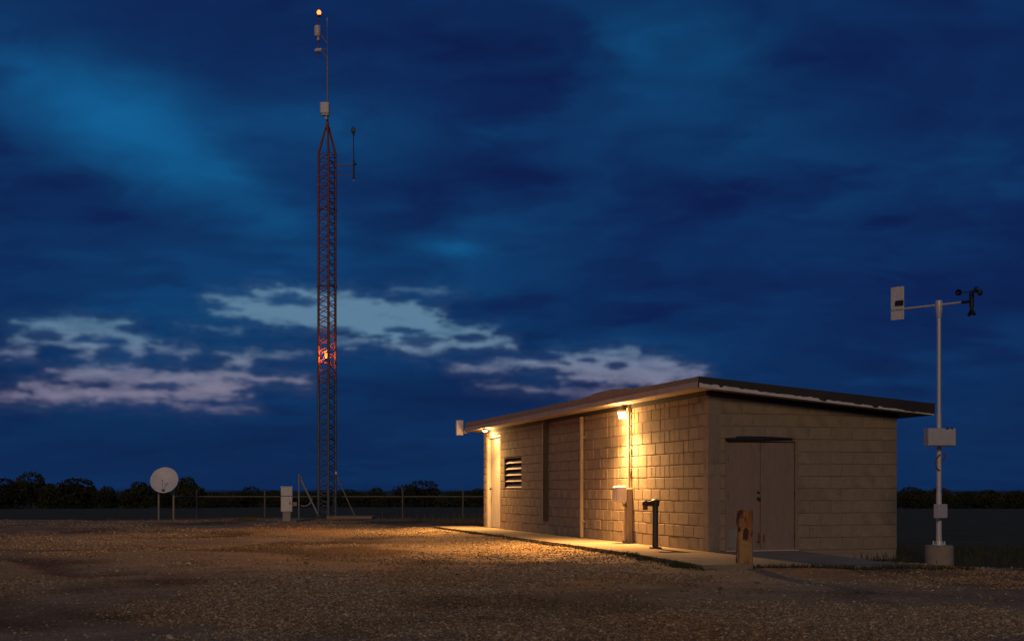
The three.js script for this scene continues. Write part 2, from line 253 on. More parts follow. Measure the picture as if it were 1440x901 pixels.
// concrete walk along the long wall and apron before the double door
function slab(name, pts, y0, y1s) {      // pts [s, t] counter-clockwise from above, tops y1s, skirts down to y0
  const pos = [], n = pts.length, tops = pts.map(([s, t], i) => wall2(s, t, y1s[i])), c = tops.reduce((a, p) => a.add(p), V(0, 0, 0)).multiplyScalar(1 / n);
  const tri = (a, b, d) => pos.push(a.x, a.y, a.z, b.x, b.y, b.z, d.x, d.y, d.z);
  const sh = new THREE.Shape(pts.map(([s, t]) => new THREE.Vector2(s, t))), faces = THREE.ShapeUtils.triangulateShape(sh.getPoints(), []);
  const area = THREE.ShapeUtils.area(sh.getPoints());
  for (const [a, b, d] of faces) area > 0 ? tri(tops[a], tops[d], tops[b]) : tri(tops[a], tops[b], tops[d]);
  for (let i = 0; i < n; i++) { const a = tops[i], b = tops[(i + 1) % n], a0 = a.clone().setY(y0), b0 = b.clone().setY(y0); if (area > 0) { tri(a, b, b0); tri(a, b0, a0); } else { tri(a, b0, b); tri(a, a0, b0); } }
  const g = new THREE.BufferGeometry(); g.setAttribute('position', new THREE.Float32BufferAttribute(pos, 3)); g.computeVertexNormals();
  return structure(name, meterUV(g, 0.4), M.concrete);
}
{
  const joints = [-3.3, -1.65, 0, 1.5, 3.2, 5.1, 7.2, 9.3, 11.4, 13.5, 15.4], outer = s => s < -2 ? -1.5 + (s + 2) * 0.11 : s < 1.3 ? -1.5 + (s + 2) * 0.06 : -1.3 + (s - 1.3) * 0.014;
  for (let i = 0; i < joints.length - 1; i++) {
    const a = joints[i] + 0.006, b = joints[i + 1] - 0.006, wig = () => rr(-0.012, 0.012);
    const m = [a, a + (b - a) * 0.33, a + (b - a) * 0.66, b];
    slab('pavement', [...m.map(s => [s, outer(s) + wig()]), [b, a > -0.1 ? 0.02 : -0.9], [a, a > -0.1 ? 0.02 : -0.9]], -0.2, [...m.map(() => 0.1 - (a < -1.3 ? 0.0 : 0)), 0.104, 0.104]).name = numbered('pavement');
  }
  slab('pavement', [[-3.0, -0.888], [-3.55, 1.45], [-0.004, 1.62], [-0.004, -0.888]], -0.2, [0.055, 0.05, 0.097, 0.1]).name = numbered('pavement');
}

// ------------------------------------------------------------------ the block building
const bld = thing('block_building', 'low tan concrete block utility building with sloped dark-edged roof and brown double door', 'building', [CX, 0.1, -CD], TH);
const LEN = 14.17, WID = 3.49, CH = 0.2032, GAP = 0.013, TOP = 2.6, SL = 0.0868;      // local: x = t, z = -s, y above the slab
const topEnd = t => TOP - SL * t;
function blockGeo(w, hl, hr, off) {       // a block face with bevelled arrises; origin lower left, outward +z
  const b = 0.007, d = 0.03, P = [[0, 0, -d], [w, 0, -d], [w, hr, -d], [0, hl, -d], [0, 0, -b], [w, 0, -b], [w, hr, -b], [0, hl, -b], [b, b, 0], [w - b, b, 0], [w - b, hr - b, 0], [b, hl - b, 0]];
  const Q = [[8, 9, 10, 11]]; for (let i = 0; i < 4; i++) { const j = (i + 1) % 4; Q.push([4 + i, 4 + j, 8 + j, 8 + i], [i, j, 4 + j, 4 + i]); }
  const pos = [], uv = []; for (const q of Q) for (const k of [0, 1, 2, 0, 2, 3]) { const p = P[q[k]]; pos.push(...p); uv.push((p[0] + p[2] + off[0]) / 1.3, (p[1] - p[2] + off[1]) / 1.3); }
  const g = new THREE.BufferGeometry(); g.setAttribute('position', new THREE.Float32BufferAttribute(pos, 3)); g.setAttribute('uv', new THREE.Float32BufferAttribute(uv, 2)); g.computeVertexNormals(); return g;
}
const geoCache = new Map();
function cachedBlock(w, h) { const v = Math.floor(rnd() * 6), k = w.toFixed(3) + '|' + h.toFixed(3) + '|' + v; if (!geoCache.has(k)) geoCache.set(k, blockGeo(w, h, h, [v * 0.37, v * 0.61])); return geoCache.get(k); }
// list the blocks of a wall: runs of [a0, a1, y0, yl, yr], cut round the openings
function coursing(len, top, holes, widths) {
  const out = [];
  for (let n = 0; n * CH < TOP - 0.02; n++) {
    const y0 = n * CH, y1 = y0 + CH;
    let a = -(n % 2) * 0.2;
    while (a < len) {
      const w = widths(n, a); let a0 = Math.max(0, a), a1 = Math.min(len, a + w); a += w;
      if (len - a1 < 0.08) { a1 = len; a = len; }
      let parts = [[a0, a1]];
      for (const [h0, h1, g0, g1] of holes) if (y1 > g0 + 0.02 && y0 < g1 - 0.02) parts = parts.flatMap(([p, q]) => [[p, Math.min(q, h0)], [Math.max(p, h1), q]].filter(([e, f]) => f - e > 0.03));
      for (const [p, q] of parts) { const yl = Math.min(y1, top(p)), yr = Math.min(y1, top(q)); if (Math.min(yl, yr) - y0 > 0.04) out.push([p, q, y0, yl, yr]); }
    }
  }
  return out;
}
const holesLong = [[12.53, 13.9, 0, 12 * CH], [10.6, 12.09, 5 * CH, 9 * CH]], holesEnd = [[0.31, 1.61, 0, 9 * CH]];
// backing walls (mortar), with real openings
function wallShell(len, top0, top1, holes, depth) {
  const sh = new THREE.Shape([V2(0, 0), V2(len, 0), V2(len, top1), V2(0, top0)]);
  for (const [a, b, y0, y1] of holes) { const p = new THREE.Path([V2(a, Math.max(y0, 0.001)), V2(a, y1), V2(b, y1), V2(b, Math.max(y0, 0.001))]); sh.holes.push(p); }
  return meterUV(new THREE.ExtrudeGeometry(sh, { depth, bevelEnabled: false }), 0.7);
}
function V2(x, y) { return new THREE.Vector2(x, y); }
{
  // long wall faces -x; its run goes to -z. Build in (a, y, outward z) then turn.
  const long = mesh('wall', wallShell(LEN, TOP + 0.1, TOP + 0.1, holesLong, 0.2).translate(0, 0, -0.212), M.mortar, bld, 'long side wall of tan blocks lit by the flood lamp');
  long.rotation.y = -Math.PI / 2; long.position.set(0, 0, -LEN);            // local a runs from the far end to the near corner
  const flip = holesLong.map(([a, b, c, d]) => [LEN - b, LEN - a, c, d]);
  long.geometry = wallShell(LEN, TOP + 0.1, TOP + 0.1, flip, 0.2).translate(0, 0, -0.212);
  const list = coursing(LEN, () => TOP, flip, (n, a) => n > 5 ? (rnd() < 0.42 ? 0.203 : 0.406) : 0.406);
  list.sort((p, q) => q[1] - p[1]);
  const rest = [];
  list.forEach(([p, q, y0, yl], i) => {
    const w = q - p - GAP, h = yl - y0 - GAP, x = p + GAP / 2, y = y0 + GAP / 2, z = rr(-0.0025, 0.002);
    if (i < 205) { const m = mesh('block', cachedBlock(w, h), M.block[Math.floor(rnd() * 4)], long); m.position.set(x, y, z); m.rotation.set(rr(-0.007, 0.007), rr(-0.009, 0.009), 0); }
    else rest.push(blockGeo(w, h, h, [rnd() * 3, rnd() * 3]).translate(x, y, z));
  });
  const r = mesh('block_courses', rest, M.block[0], long); r.userData.kind = 'stuff';
  const end = mesh('wall', wallShell(WID, TOP + 0.1, topEnd(WID) + 0.1, holesEnd, 0.2).translate(0, 0, -0.212), M.mortar, bld, 'end wall of tan blocks round the brown double door');
  for (const [p, q, y0, yl, yr] of coursing(WID, topEnd, holesEnd, () => 0.406)) {
    const w = q - p - 0.005, x = p + 0.0025, y = y0 + GAP / 2, z = rr(-0.003, 0.001);
    const m = mesh('block', Math.abs(yl - yr) < 1e-6 ? cachedBlock(w, yl - y0 - GAP) : blockGeo(w, yl - y0 - GAP, yr - y0 - GAP, [rnd() * 3, rnd() * 3]), M.block[rnd() < 0.8 ? 0 : 3], end); m.position.set(x, y, z); m.rotation.set(rr(-0.008, 0.008), rr(-0.008, 0.008), 0);
  }
  mesh('wall', meterUV(new THREE.BoxGeometry(0.2, topEnd(WID), LEN - 0.25).translate(WID - 0.1, topEnd(WID) / 2, -LEN / 2 - 0.12)), M.block[1], bld, 'rear wall of tan blocks');
  mesh('wall', meterUV(new THREE.BoxGeometry(WID - 0.45, topEnd(WID), 0.2).translate(WID / 2, topEnd(WID) / 2, -LEN + 0.1)), M.block[1], bld, 'far end wall of tan blocks');

  mesh('foundation', [new THREE.BoxGeometry(WID - 0.02, 0.4, 0.19).translate(WID / 2, -0.2, -0.11), new THREE.BoxGeometry(0.19, 0.4, LEN - 0.2).translate(0.11, -0.2, -LEN / 2 - 0.1), new THREE.BoxGeometry(0.19, 0.4, LEN - 0.2).translate(WID - 0.11, -0.2, -LEN / 2 - 0.1)], M.footing, bld);
  // dark trim boards where walls meet the soffit, shadow band put into their colour
  mesh('trim_board', new THREE.BoxGeometry(0.03, 0.085, LEN), M.trimDark, bld).position.set(-0.016, TOP - 0.035, -LEN / 2);
  { const g = new THREE.BoxGeometry(WID, 0.085, 0.03); const t = mesh('trim_board', g, M.trimDark, bld); t.position.set(WID / 2, topEnd(WID / 2) - 0.035, 0.016); t.rotation.z = -Math.atan(SL); }

  // roof: deck with soffit below, built as plates sloping down to the rear
  const oE = 0.3, oS = 0.3, oB = 0.5, oF = 0.8, under = t => TOP + 0.005 - SL * t, t0 = -oS, t1 = WID + oB, z0 = oE, z1 = -(LEN + oF);
  const prof = [[-0.3, 0.155], [0.6, 0.16], [1.6, 0.165], [2.4, 0.18], [3.0, 0.225], [3.6, 0.25], [4.3, 0.25], [4.9, 0.215], [5.5, 0.2], [8, 0.2], [12, 0.205], [14.97, 0.21]];
  const hTop = s => { for (let i = 1; i < prof.length; i++) if (s <= prof[i][0]) { const k = (s - prof[i - 1][0]) / (prof[i][0] - prof[i - 1][0]); return prof[i - 1][1] + (prof[i][1] - prof[i - 1][1]) * (k * k * (3 - 2 * k)); } return 0.21; };
  const roofPos = [], quad = (P, a, b, c, d) => { for (const q of [a, b, c, a, c, d]) P.push(...q); };
  const N = 60, S = [...Array(N + 1)].map((_, i) => -oE + (LEN + oE + oF) * i / N);
  for (let i = 0; i < N; i++) {
    const a = S[i], b = S[i + 1], ya = hTop(a) + 0.012, yb = hTop(b) + 0.012;
    quad(roofPos, [t0 - 0.012, under(t0) + ya, -a], [t1, under(t1) + 0.18, -a], [t1, under(t1) + 0.18, -b], [t0 - 0.012, under(t0) + yb, -b]);
  }
  const flat = P => { const g = new THREE.BufferGeometry(); g.setAttribute('position', new THREE.Float32BufferAttribute(P, 3)); g.computeVertexNormals(); return meterUV(g, 0.5); };
  const roof = mesh('roof', flat(roofPos), M.roofing, bld);
  { const P = []; quad(P, [t0, under(t0), z0], [t0, under(t0), z1], [t1, under(t1), z1], [t1, under(t1), z0]); mesh('soffit', flat(P), M.soffit, roof); }
  { // long fascia: a tan board below, roofing edge above with an uneven top
    const P = [], Q = [];
    for (let i = 0; i < N; i++) {
      const a = S[i], b = S[i + 1], x = t0 - 0.002, y = under(t0), m = 0.09;
      quad(P, [x - 0.02, y - 0.012, -a], [x - 0.02, y + m, -a], [x - 0.02, y + m, -b], [x - 0.02, y - 0.012, -b]); quad(P, [x - 0.02, y + m, -a], [x, y + m, -a], [x, y + m, -b], [x - 0.02, y + m, -b]); quad(P, [x, y - 0.012, -a], [x - 0.02, y - 0.012, -a], [x - 0.02, y - 0.012, -b], [x, y - 0.012, -b]);
      quad(Q, [x - 0.008, y + m, -a], [x - 0.012, y + hTop(a) + 0.012, -a], [x - 0.012, y + hTop(b) + 0.012, -b], [x - 0.008, y + m, -b]);
    }
    quad(P, [t0 - 0.022, under(t0) - 0.012, z1], [t0 - 0.022, under(t0) + 0.09, z1], [t0, under(t0) + 0.09, z1], [t0, under(t0) - 0.012, z1]);
    mesh('fascia', flat(P), M.gutter, roof, 'lower tan fascia board along the long eave'); mesh('fascia', flat(Q), M.fasciaTan, roof, 'upper brown roofing edge with an uneven top');
  }
  { // end fascia, dark, with its strip of pale peeling paint along the foot
    const P = []; const y = under; quad(P, [t0 - 0.02, y(t0) - 0.005, z0 + 0.02], [t1 + 0.015, y(t1) - 0.005, z0 + 0.02], [t1 + 0.015, y(t1) + 0.192, z0 + 0.02], [t0 - 0.02, y(t0) + 0.168, z0 + 0.02]);
    quad(P, [t0 - 0.02, y(t0) + 0.168, z0 + 0.02], [t1 + 0.015, y(t1) + 0.192, z0 + 0.02], [t1 + 0.015, y(t1) + 0.192, z0 - 0.02], [t0 - 0.02, y(t0) + 0.168, z0 - 0.02]);
    quad(P, [t0 - 0.02, y(t0) - 0.005, z0 - 0.03], [t1 + 0.015, y(t1) - 0.005, z0 - 0.03], [t1 + 0.015, y(t1) - 0.005, z0 + 0.02], [t0 - 0.02, y(t0) - 0.005, z0 + 0.02]);
    quad(P, [t1 + 0.015, y(t1) - 0.005, z0 + 0.02], [t1 + 0.015, y(t1) - 0.005, z1], [t1 + 0.015, y(t1) + 0.192, z1], [t1 + 0.015, y(t1) + 0.192, z0 + 0.02]);
    quad(P, [t0, y(t0) - 0.005, z1], [t0, y(t0) + 0.2, z1], [t1, y(t1) + 0.19, z1], [t1, y(t1) - 0.005, z1]);
    mesh('fascia', flat(P), M.fasciaDark, roof, 'dark brown end fascia');
    const sh = new THREE.Shape(); sh.moveTo(t0 - 0.01, y(t0) - 0.006); sh.lineTo(t1, y(t1) - 0.006);
    for (let i = 0; i <= 130; i++) { const k = i / 130, t = t1 + (t0 - 0.01 - t1) * k; let hgt = 0.02 + 0.045 * k + 0.014 * noise(t * 6, 1.5) + 0.016 * noise(t * 19, 4.5) - (noise(t * 9, 8.5) > 0.33 ? 0.03 : 0); sh.lineTo(t, y(t) - 0.006 + Math.max(0.007, hgt)); }
    mesh('drip_edge', meterUV(new THREE.ExtrudeGeometry(sh, { depth: 0.006, bevelEnabled: false }).translate(0, 0, z0 + 0.0215)), M.peel, roof, 'pale peeling paint strip along the foot of the end fascia');
  }
}
{ // double door in the end wall
  const h = 9 * CH, a = 0.31, b = 1.61, mid = 0.94, zd = -0.05;
  const fr = mesh('door_frame', [box(0.04, h, 0.1, a + 0.02, h / 2, -0.052), box(0.04, h, 0.1, b - 0.02, h / 2, -0.052), box(b - a - 0.08, 0.04, 0.1, (a + b) / 2, h - 0.02, -0.052)], M.doorBrown, bld);
  const leaf = (p, q, zz) => { const d = mesh('door', box(q - p, h - 0.065, 0.045, 0, 0, 0, 0.004), M.doorBrown, bld); d.position.set((p + q) / 2, (h - 0.065) / 2 + 0.012, zz); return d; };
  const L = leaf(a + 0.047, mid - 0.009, zd + 0.008), R = leaf(mid + 0.009, b - 0.047, zd - 0.006);
  for (const y of [-0.66, 0.02, 0.64]) { mesh('hinge', cyl(0.011, 0.011, 0.11, (b - 0.044 - mid - 0.006) / 2 + 0.004, y, 0.026, 10), M.ironDark, R); }
  for (const y of [-0.02, 0.62]) mesh('hinge', cyl(0.011, 0.011, 0.11, -(mid - a - 0.05) / 2 - 0.004, y, 0.026, 10), M.ironDark, L);
  mesh('kick_plate', box(0.16, 0.3, 0.004, -0.2, -0.68, 0.0245, 0.001), M.galvDull, L);
  const knob = new THREE.SphereGeometry(0.026, 12, 8).scale(1, 1, 0.8).translate(0.255, -0.04, 0.07);
  mesh('door_handle', [cyl(0.03, 0.03, 0.008, 0, 0, 0, 14).rotateX(Math.PI / 2).translate(0.255, -0.04, 0.027), cyl(0.011, 0.011, 0.04, 0, 0, 0, 8).rotateX(Math.PI / 2).translate(0.255, -0.04, 0.048), knob, cyl(0.024, 0.024, 0.012, 0, 0, 0, 14).rotateX(Math.PI / 2).translate(0.255, 0.06, 0.028)], M.ironDark, L);
  mesh('rust_smear', [box(0.02, 0.13, 0.02, 0.26, -0.66, 0.032, 0.004).rotateZ(0), box(0.05, 0.03, 0.03, 0.255, -0.74, 0.036, 0.006)], M.ironRed, L);  // rust smears on the leaves, modelled as small red-brown blocks
  mesh('rust_smear', box(0.02, 0.12, 0.02, -0.25, -0.69, 0.032, 0.004), M.ironRed, R);
  mesh('threshold', box(b - a, 0.014, 0.12, (a + b) / 2, 0.006, -0.02, 0.003), M.galv, bld);
  const sh = new THREE.Shape(); sh.moveTo(0, 0); sh.lineTo(0.6, 0.012); sh.lineTo(1.2, 0.035); sh.quadraticCurveTo(0.7, 0.072, 0.2, 0.058); sh.lineTo(0.17, 0.036); sh.lineTo(0, 0.03); sh.closePath();
  mesh('drip_cap', new THREE.ExtrudeGeometry(sh, { depth: 0.07, bevelEnabled: true, bevelSize: 0.003, bevelThickness: 0.003, bevelSegments: 1 }).translate(a - 0.01, h - 0.02, 0.004), M.black, bld, 'bent black drip cap over the door head');
}
{ // recessed door at the far end of the long wall (jambs are the wall's own thickness)
  const h = 12 * CH, za = -12.53, zb = -13.9, dep = 0.125;
  mesh('door_frame', [box(0.1, h - 0.002, 0.05, 0.075, h / 2, zb + 0.026), box(0.1, h - 0.002, 0.05, 0.075, h / 2, za - 0.026), box(0.1, 0.05, 1.26, 0.075, h - 0.027, (za + zb) / 2)], M.doorTan, bld);
  const d = mesh('door', box(0.045, h - 0.07, 1.25, 0, 0, 0, 0.004), M.doorTan, bld, 'pale tan door recessed at the far end of the long wall'); d.position.set(dep + 0.022, (h - 0.07) / 2 + 0.014, (za + zb) / 2);
  mesh('door_handle', [new THREE.SphereGeometry(0.03, 12, 8).translate(-0.08, -0.16, -0.5), cyl(0.012, 0.012, 0.06, 0, 0, 0, 8).rotateZ(Math.PI / 2).translate(-0.05, -0.16, -0.5)], M.ironDark, d);
  mesh('deadbolt', cyl(0.024, 0.024, 0.03, 0, 0, 0, 12).rotateZ(Math.PI / 2).translate(-0.036, -0.16, 0.5), M.ironDark, d);
}
{ // louvre vent
  const y0 = 5 * CH, y1 = 9 * CH, za = -10.6, zb = -12.09, zc = (za + zb) / 2, wz = za - zb;
  const v = mesh('vent', [box(0.18, 0.03, wz - 0.004, 0.1, y0 + 0.016, zc), box(0.18, 0.03, wz - 0.004, 0.1, y1 - 0.016, zc), box(0.18, y1 - y0 - 0.064, 0.03, 0.1, (y0 + y1) / 2, za - 0.017), box(0.18, y1 - y0 - 0.064, 0.03, 0.1, (y0 + y1) / 2, zb + 0.017), box(0.01, y1 - y0 - 0.01, wz - 0.01, 0.195, (y0 + y1) / 2, zc)], M.channel, bld, 'recessed louvre vent with five sloped blades');
  for (let i = 0; i < 5; i++) { const b = mesh('blade', box(0.16, 0.012, wz - 0.07, 0, 0, 0, 0.003), M.pipeTan, v); b.position.set(0.07, y0 + 0.1 + i * 0.152, zc); b.rotation.z = 0.8; }
}
{ // downspout channel, shaded side in dark colour, lit front as pale strip; thin pipe
  const p = mesh('downspout', [box(0.1, TOP - 0.35, 0.12, -0.052, TOP / 2 + 0.13, -8.5, 0.012)], M.channel, bld, 'brown box downspout with the shade of its near side painted in');
  mesh('lit_front_strip', [box(0.012, TOP - 0.36, 0.05, -0.11, TOP / 2 + 0.13, -8.535, 0.004)], M.pipeTan, p);
  mesh('pipe', [bar(V(-0.05, 0.02, -6.02), V(-0.05, TOP - 0.08, -6.02), 0.042, 0.042, 14), ...[0.35, 1.2, 2.1].map(y => box(0.06, 0.03, 0.12, -0.03, y, -6.02, 0.004))], M.pipeTan, bld, 'tan vertical pipe clamped to the long wall');
}

// ------------------------------------------------------------------ lamps on the building
{
  const p = wall2(3.5, -0.13, 2.5), o = thing('flood_light', 'lit flood lamp under the eave on a conduit beside the utility box', 'lamp', [p.x, p.y, p.z], TH);
  // local: -x points out of the long wall
  const head = new THREE.Group(); const tilt = new THREE.Matrix4().makeRotationFromEuler(new THREE.Euler(0, 0.8, 0.5, 'YXZ'));
  const T = g => g.applyMatrix4(tilt);
  mesh('housing', [T(box(0.06, 0.165, 0.19, 0.05, 0, 0, 0.015)), ...[-0.05, -0.017, 0.017, 0.05].map(k => T(box(0.02, 0.012, 0.15, 0.09, k, 0, 0.003)))], M.galvDull, o);
  mesh('lens', T(box(0.016, 0.135, 0.16, 0.011, 0, 0, 0.004)), M.lampWarm, o);
  mesh('bracket', [bar(V(0.05, 0.02, 0), V(0.09, 0.03, 0.12), 0.014), box(0.04, 0.09, 0.09, 0.105, 0.06, -0.02, 0.008)], M.galvDull, o);
  const off = V(-0.07, -0.02, 0).applyMatrix4(tilt).add(V(-0.13, -0.1, 0)), beam = new THREE.SpotLight(WARM, 118, 0, 1.5, 1, 2), l = new THREE.PointLight(WARM, 6.5, 0, 2); beam.position.copy(off); beam.target.position.set(-1.7, -2.5, 0.5); beam.castShadow = true; beam.shadow.radius = 2.5; beam.name = 'flood_light_beam'; o.add(beam, beam.target); l.position.copy(off); l.castShadow = true; l.shadow.radius = 2.5; o.add(l); l.name = 'flood_light_source';
}
{
  const p = wall2(13.2, -0.22, 2.7), o = thing('soffit_light', 'lit lamp under the eave above the pale recessed door', 'lamp', [p.x, p.y, p.z], TH);
  mesh('housing', cyl(0.075, 0.085, 0.05, 0, -0.008, 0), M.galvDull, o);
  mesh('lens', lathe([[0.001, -0.075], [0.04, -0.07], [0.06, -0.055], [0.065, -0.034]]), M.lampWarm, o);
  const beam = new THREE.SpotLight(WARM, 100, 0, 1.5, 1, 2), l = new THREE.PointLight(WARM, 5, 0, 2); beam.position.set(-0.04, -0.13, 0); beam.target.position.set(-2.6, -2.5, 0.6); beam.castShadow = true; beam.shadow.radius = 2.5; beam.name = 'soffit_light_beam'; o.add(beam, beam.target); l.position.set(0, -0.13, 0); l.castShadow = true; l.shadow.radius = 2.5; o.add(l); l.name = 'soffit_light_source';
}
{
  const p = wall2(3.36, 0, 0.1), o = thing('conduit_riser', 'tan conduit riser climbing the block wall to the flood lamp', 'conduit', [p.x, p.y, p.z], TH);
  mesh('pipe', [bar(V(-0.045, 1.02, 0), V(-0.045, 2.47, 0), 0.026, 0.026, 14), ...[1.35, 1.75, 2.2].map(y => box(0.03, 0.025, 0.08, -0.03, y, 0, 0.004))], M.pipeTan, o);
  mesh('channel_cover', box(0.11, 1.0, 0.16, -0.058, 0.53, 0, 0.012), M.pipeTan, o);
  mesh('junction_box', box(0.08, 0.08, 0.08, -0.045, 2.5, 0, 0.01), M.pipeTan, o);
  mesh('foot_bracket', box(0.14, 0.05, 0.2, -0.075, 0.03, 0, 0.008), M.pipeTan, o);
}
{
  const p = wall2(3.36, -0.225, 1.0), o = thing('utility_box', 'small white box mounted on the tan conduit riser', 'box', [p.x, p.y, p.z], TH);
  mesh('body', box(0.21, 0.31, 0.2, 0, 0.02, 0, 0.03), M.whitePaint, o);
  mesh('cover', box(0.014, 0.26, 0.16, -0.111, 0.02, 0, 0.006), M.whitePaint, o);
  mesh('cable', tube([V(0.04, -0.13, 0.02), V(0.05, -0.2, 0.05), V(0.08, -0.16, 0.06), V(0.1, -0.22, 0.06)], 0.009), M.black, o);
}
{
  const p = wall2(15.28, -0.36, 2.76), o = thing('panel_antenna', 'white flat panel box sticking out from the far roof corner', 'antenna', [p.x, p.y, p.z], TH);
  mesh('panel', box(0.2, 0.42, 0.11, -0.04, 0.08, 0, 0.015), M.whitePaint, o);
  mesh('bracket', [bar(V(0.05, -0.04, 0), V(0.16, -0.04, 0.3), 0.025), box(0.1, 0.09, 0.12, 0.09, -0.04, 0.08, 0.01)], M.galvDull, o);
}

// ------------------------------------------------------------------ things by the building
{
  const p = wall2(1.25, -0.4, 0.1), o = thing('standpipe', 'dark iron standpipe with a side outlet standing on the concrete walk', 'pipe', [p.x, p.y, p.z], TH);
  mesh('pipe', lathe([[0.001, 0.8], [0.05, 0.79], [0.052, 0.03], [0.075, 0.03], [0.085, 0.0]], 20), M.ironDark, o);
  mesh('head', [cyl(0.075, 0.065, 0.1, 0, 0.77, 0), lathe([[0.001, 0.85], [0.04, 0.845], [0.075, 0.82]], 18)], M.ironDark, o);
  const arm = mesh('outlet', [bar(V(0, 0.765, 0), V(-0.2, 0.765, 0.04), 0.042, 0.042, 14), new THREE.SphereGeometry(0.056, 14, 10).translate(-0.2, 0.765, 0.04)], M.ironDark, o);
  mesh('nozzle', [bar(V(-0.2, 0.76, 0.04), V(-0.205, 0.66, 0.045), 0.036, 0.044, 14)], M.ironRed, arm);
  mesh('flange', cyl(0.11, 0.11, 0.02, 0, 0.01, 0), M.ironDark, o);
  mesh('bolt', [0, 1, 2, 3].map(k => cyl(0.012, 0.012, 0.02, 0.088 * Math.cos(k * 1.57 + 0.7), 0.028, 0.088 * Math.sin(k * 1.57 + 0.7), 6)), M.ironDark, o);
}
{
  const p = at(1047, 803), o = thing('bollard', 'rough rusty orange-brown post in front of the double door', 'bollard', [p.x, -0.04, p.z], 0.12);
  const g = new THREE.CylinderGeometry(0.1, 0.1, 0.86, 40, 30, true).translate(0, 0.43, 0), p3 = g.attributes.position;
  for (let i = 0; i < p3.count; i++) { const x = p3.getX(i), y = p3.getY(i), z = p3.getZ(i), a = Math.atan2(z, x), q = (Math.abs(Math.cos(a)) ** 5 + Math.abs(Math.sin(a)) ** 5) ** (-1 / 5) * 0.1 + 0.009 * fbm(x * 16, y * 9, z * 16, 4) + 0.004 * noise(x * 60, y * 30, z * 60); p3.setXYZ(i, Math.cos(a) * q, y + (y > 0.85 ? 0.02 * noise(x * 14, z * 14, 3.3) : 0), Math.sin(a) * q); }
  g.computeVertexNormals(); mesh('post', g, M.rust, o);
  mesh('top', new THREE.CircleGeometry(0.098, 24).rotateX(-Math.PI / 2).translate(0, 0.85, 0), M.rust, o);
}
const mastP = at(1321, 793);
{
  const o = thing('weather_mast', 'slim galvanised wind mast with cup anemometer and white vane on concrete footing', 'mast', [mastP.x, 0, mastP.z]);
  mesh('footing', lathe([[0.001, 0.285], [0.195, 0.28], [0.208, 0.268], [0.212, -0.12]], 28), M.footing, o);
  const pole = mesh('pole', lathe([[0.044, 0.28], [0.04, 0.5], [0.04, 1.05], [0.036, 1.06], [0.036, 2.2], [0.03, 2.21], [0.03, 3.9], [0.001, 3.91]], 20), M.galv, o);
  mesh('base_plate', [cyl(0.1, 0.1, 0.015, 0, 0.288, 0), cyl(0.055, 0.06, 0.05, 0, 0.315, 0)], M.galv, pole);
  for (let k = 0; k < 4; k++) mesh('bolt', cyl(0.014, 0.014, 0.06, 0.08 * Math.cos(k * 1.571 + 0.6), 0.31, 0.08 * Math.sin(k * 1.571 + 0.6), 6), M.galv, pole);
  mesh('collar', [lathe([[0.03, 3.64], [0.036, 3.65], [0.036, 3.68], [0.05, 3.76], [0.052, 3.88], [0.044, 3.9], [0.001, 3.905]], 20)], M.galv, o);
  // crossarm turned towards the viewer on its right
  const arm = V(0.7, 0, 0.7).normalize(), q = new THREE.Quaternion().setFromUnitVectors(V(1, 0, 0), arm), Q = g => g.applyQuaternion(q).translate(0, 3.835, 0);
  mesh('crossarm', Q(bar(V(-0.72, 0, 0), V(0.36, 0, 0), 0.017, 0.017, 12)), M.galv, o);
  const vane = mesh('vane', Q(box(0.215, 0.5, 0.012, -0.65, 0.09, 0.024, 0.004)), M.whitePaint, o);
  mesh('clamp', Q(box(0.13, 0.075, 0.03, -0.61, 0.09, 0.045, 0.008)), M.black, vane); mesh('bracket', Q(box(0.2, 0.03, 0.02, -0.645, 0.0, 0.038, 0.004)), M.galv, vane);
  const an = mesh('anemometer', [Q(bar(V(0.35, 0, 0), V(0.5, 0, 0), 0.022)), Q(cyl(0.035, 0.032, 0.2, 0.5, 0.02, 0)), Q(cyl(0.02, 0.03, 0.05, 0.5, 0.135, 0)), Q(cyl(0.028, 0.024, 0.08, 0.5, -0.11, 0)), Q(bar(V(0.5, -0.12, 0), V(0.44, -0.2, -0.04), 0.022, 0.026)), Q(bar(V(0.5, -0.12, 0), V(0.56, -0.2, 0.04), 0.022, 0.026)), Q(bar(V(0.5, -0.12, 0), V(0.5, -0.18, -0.05), 0.02, 0.02))], M.black, o, 'black three cup anemometer');
  for (let k = 0; k < 3; k++) {
    const a = k * 2.094 + 0.72, c = V(0.5 + 0.18 * Math.cos(a), 0.14, 0.18 * Math.sin(a)), g = new THREE.SphereGeometry(0.047, 14, 8, 0, Math.PI * 2, 0, Math.PI / 2), g2 = new THREE.SphereGeometry(0.043, 14, 8, 0, Math.PI * 2, 0, Math.PI / 2), pre = h => h.rotateX(Math.PI / 2).rotateY(-a).translate(c.x, c.y, c.z);
    mesh('cup', [Q(pre(g)), Q(pre(g2)), Q(bar(V(0.5, 0.14, 0), c, 0.007))], M.black, an);
  }
  mesh('cable', [tube([V(0, 1.62, 0.05), V(-0.06, 1.55, 0.06), V(-0.05, 1.42, 0.05), V(0.0, 1.38, 0.04)], 0.01), tube([V(0.05, 1.64, 0.06), V(0.07, 1.58, 0.06), V(0.03, 1.52, 0.04)], 0.01)], M.ironRed, o);
}
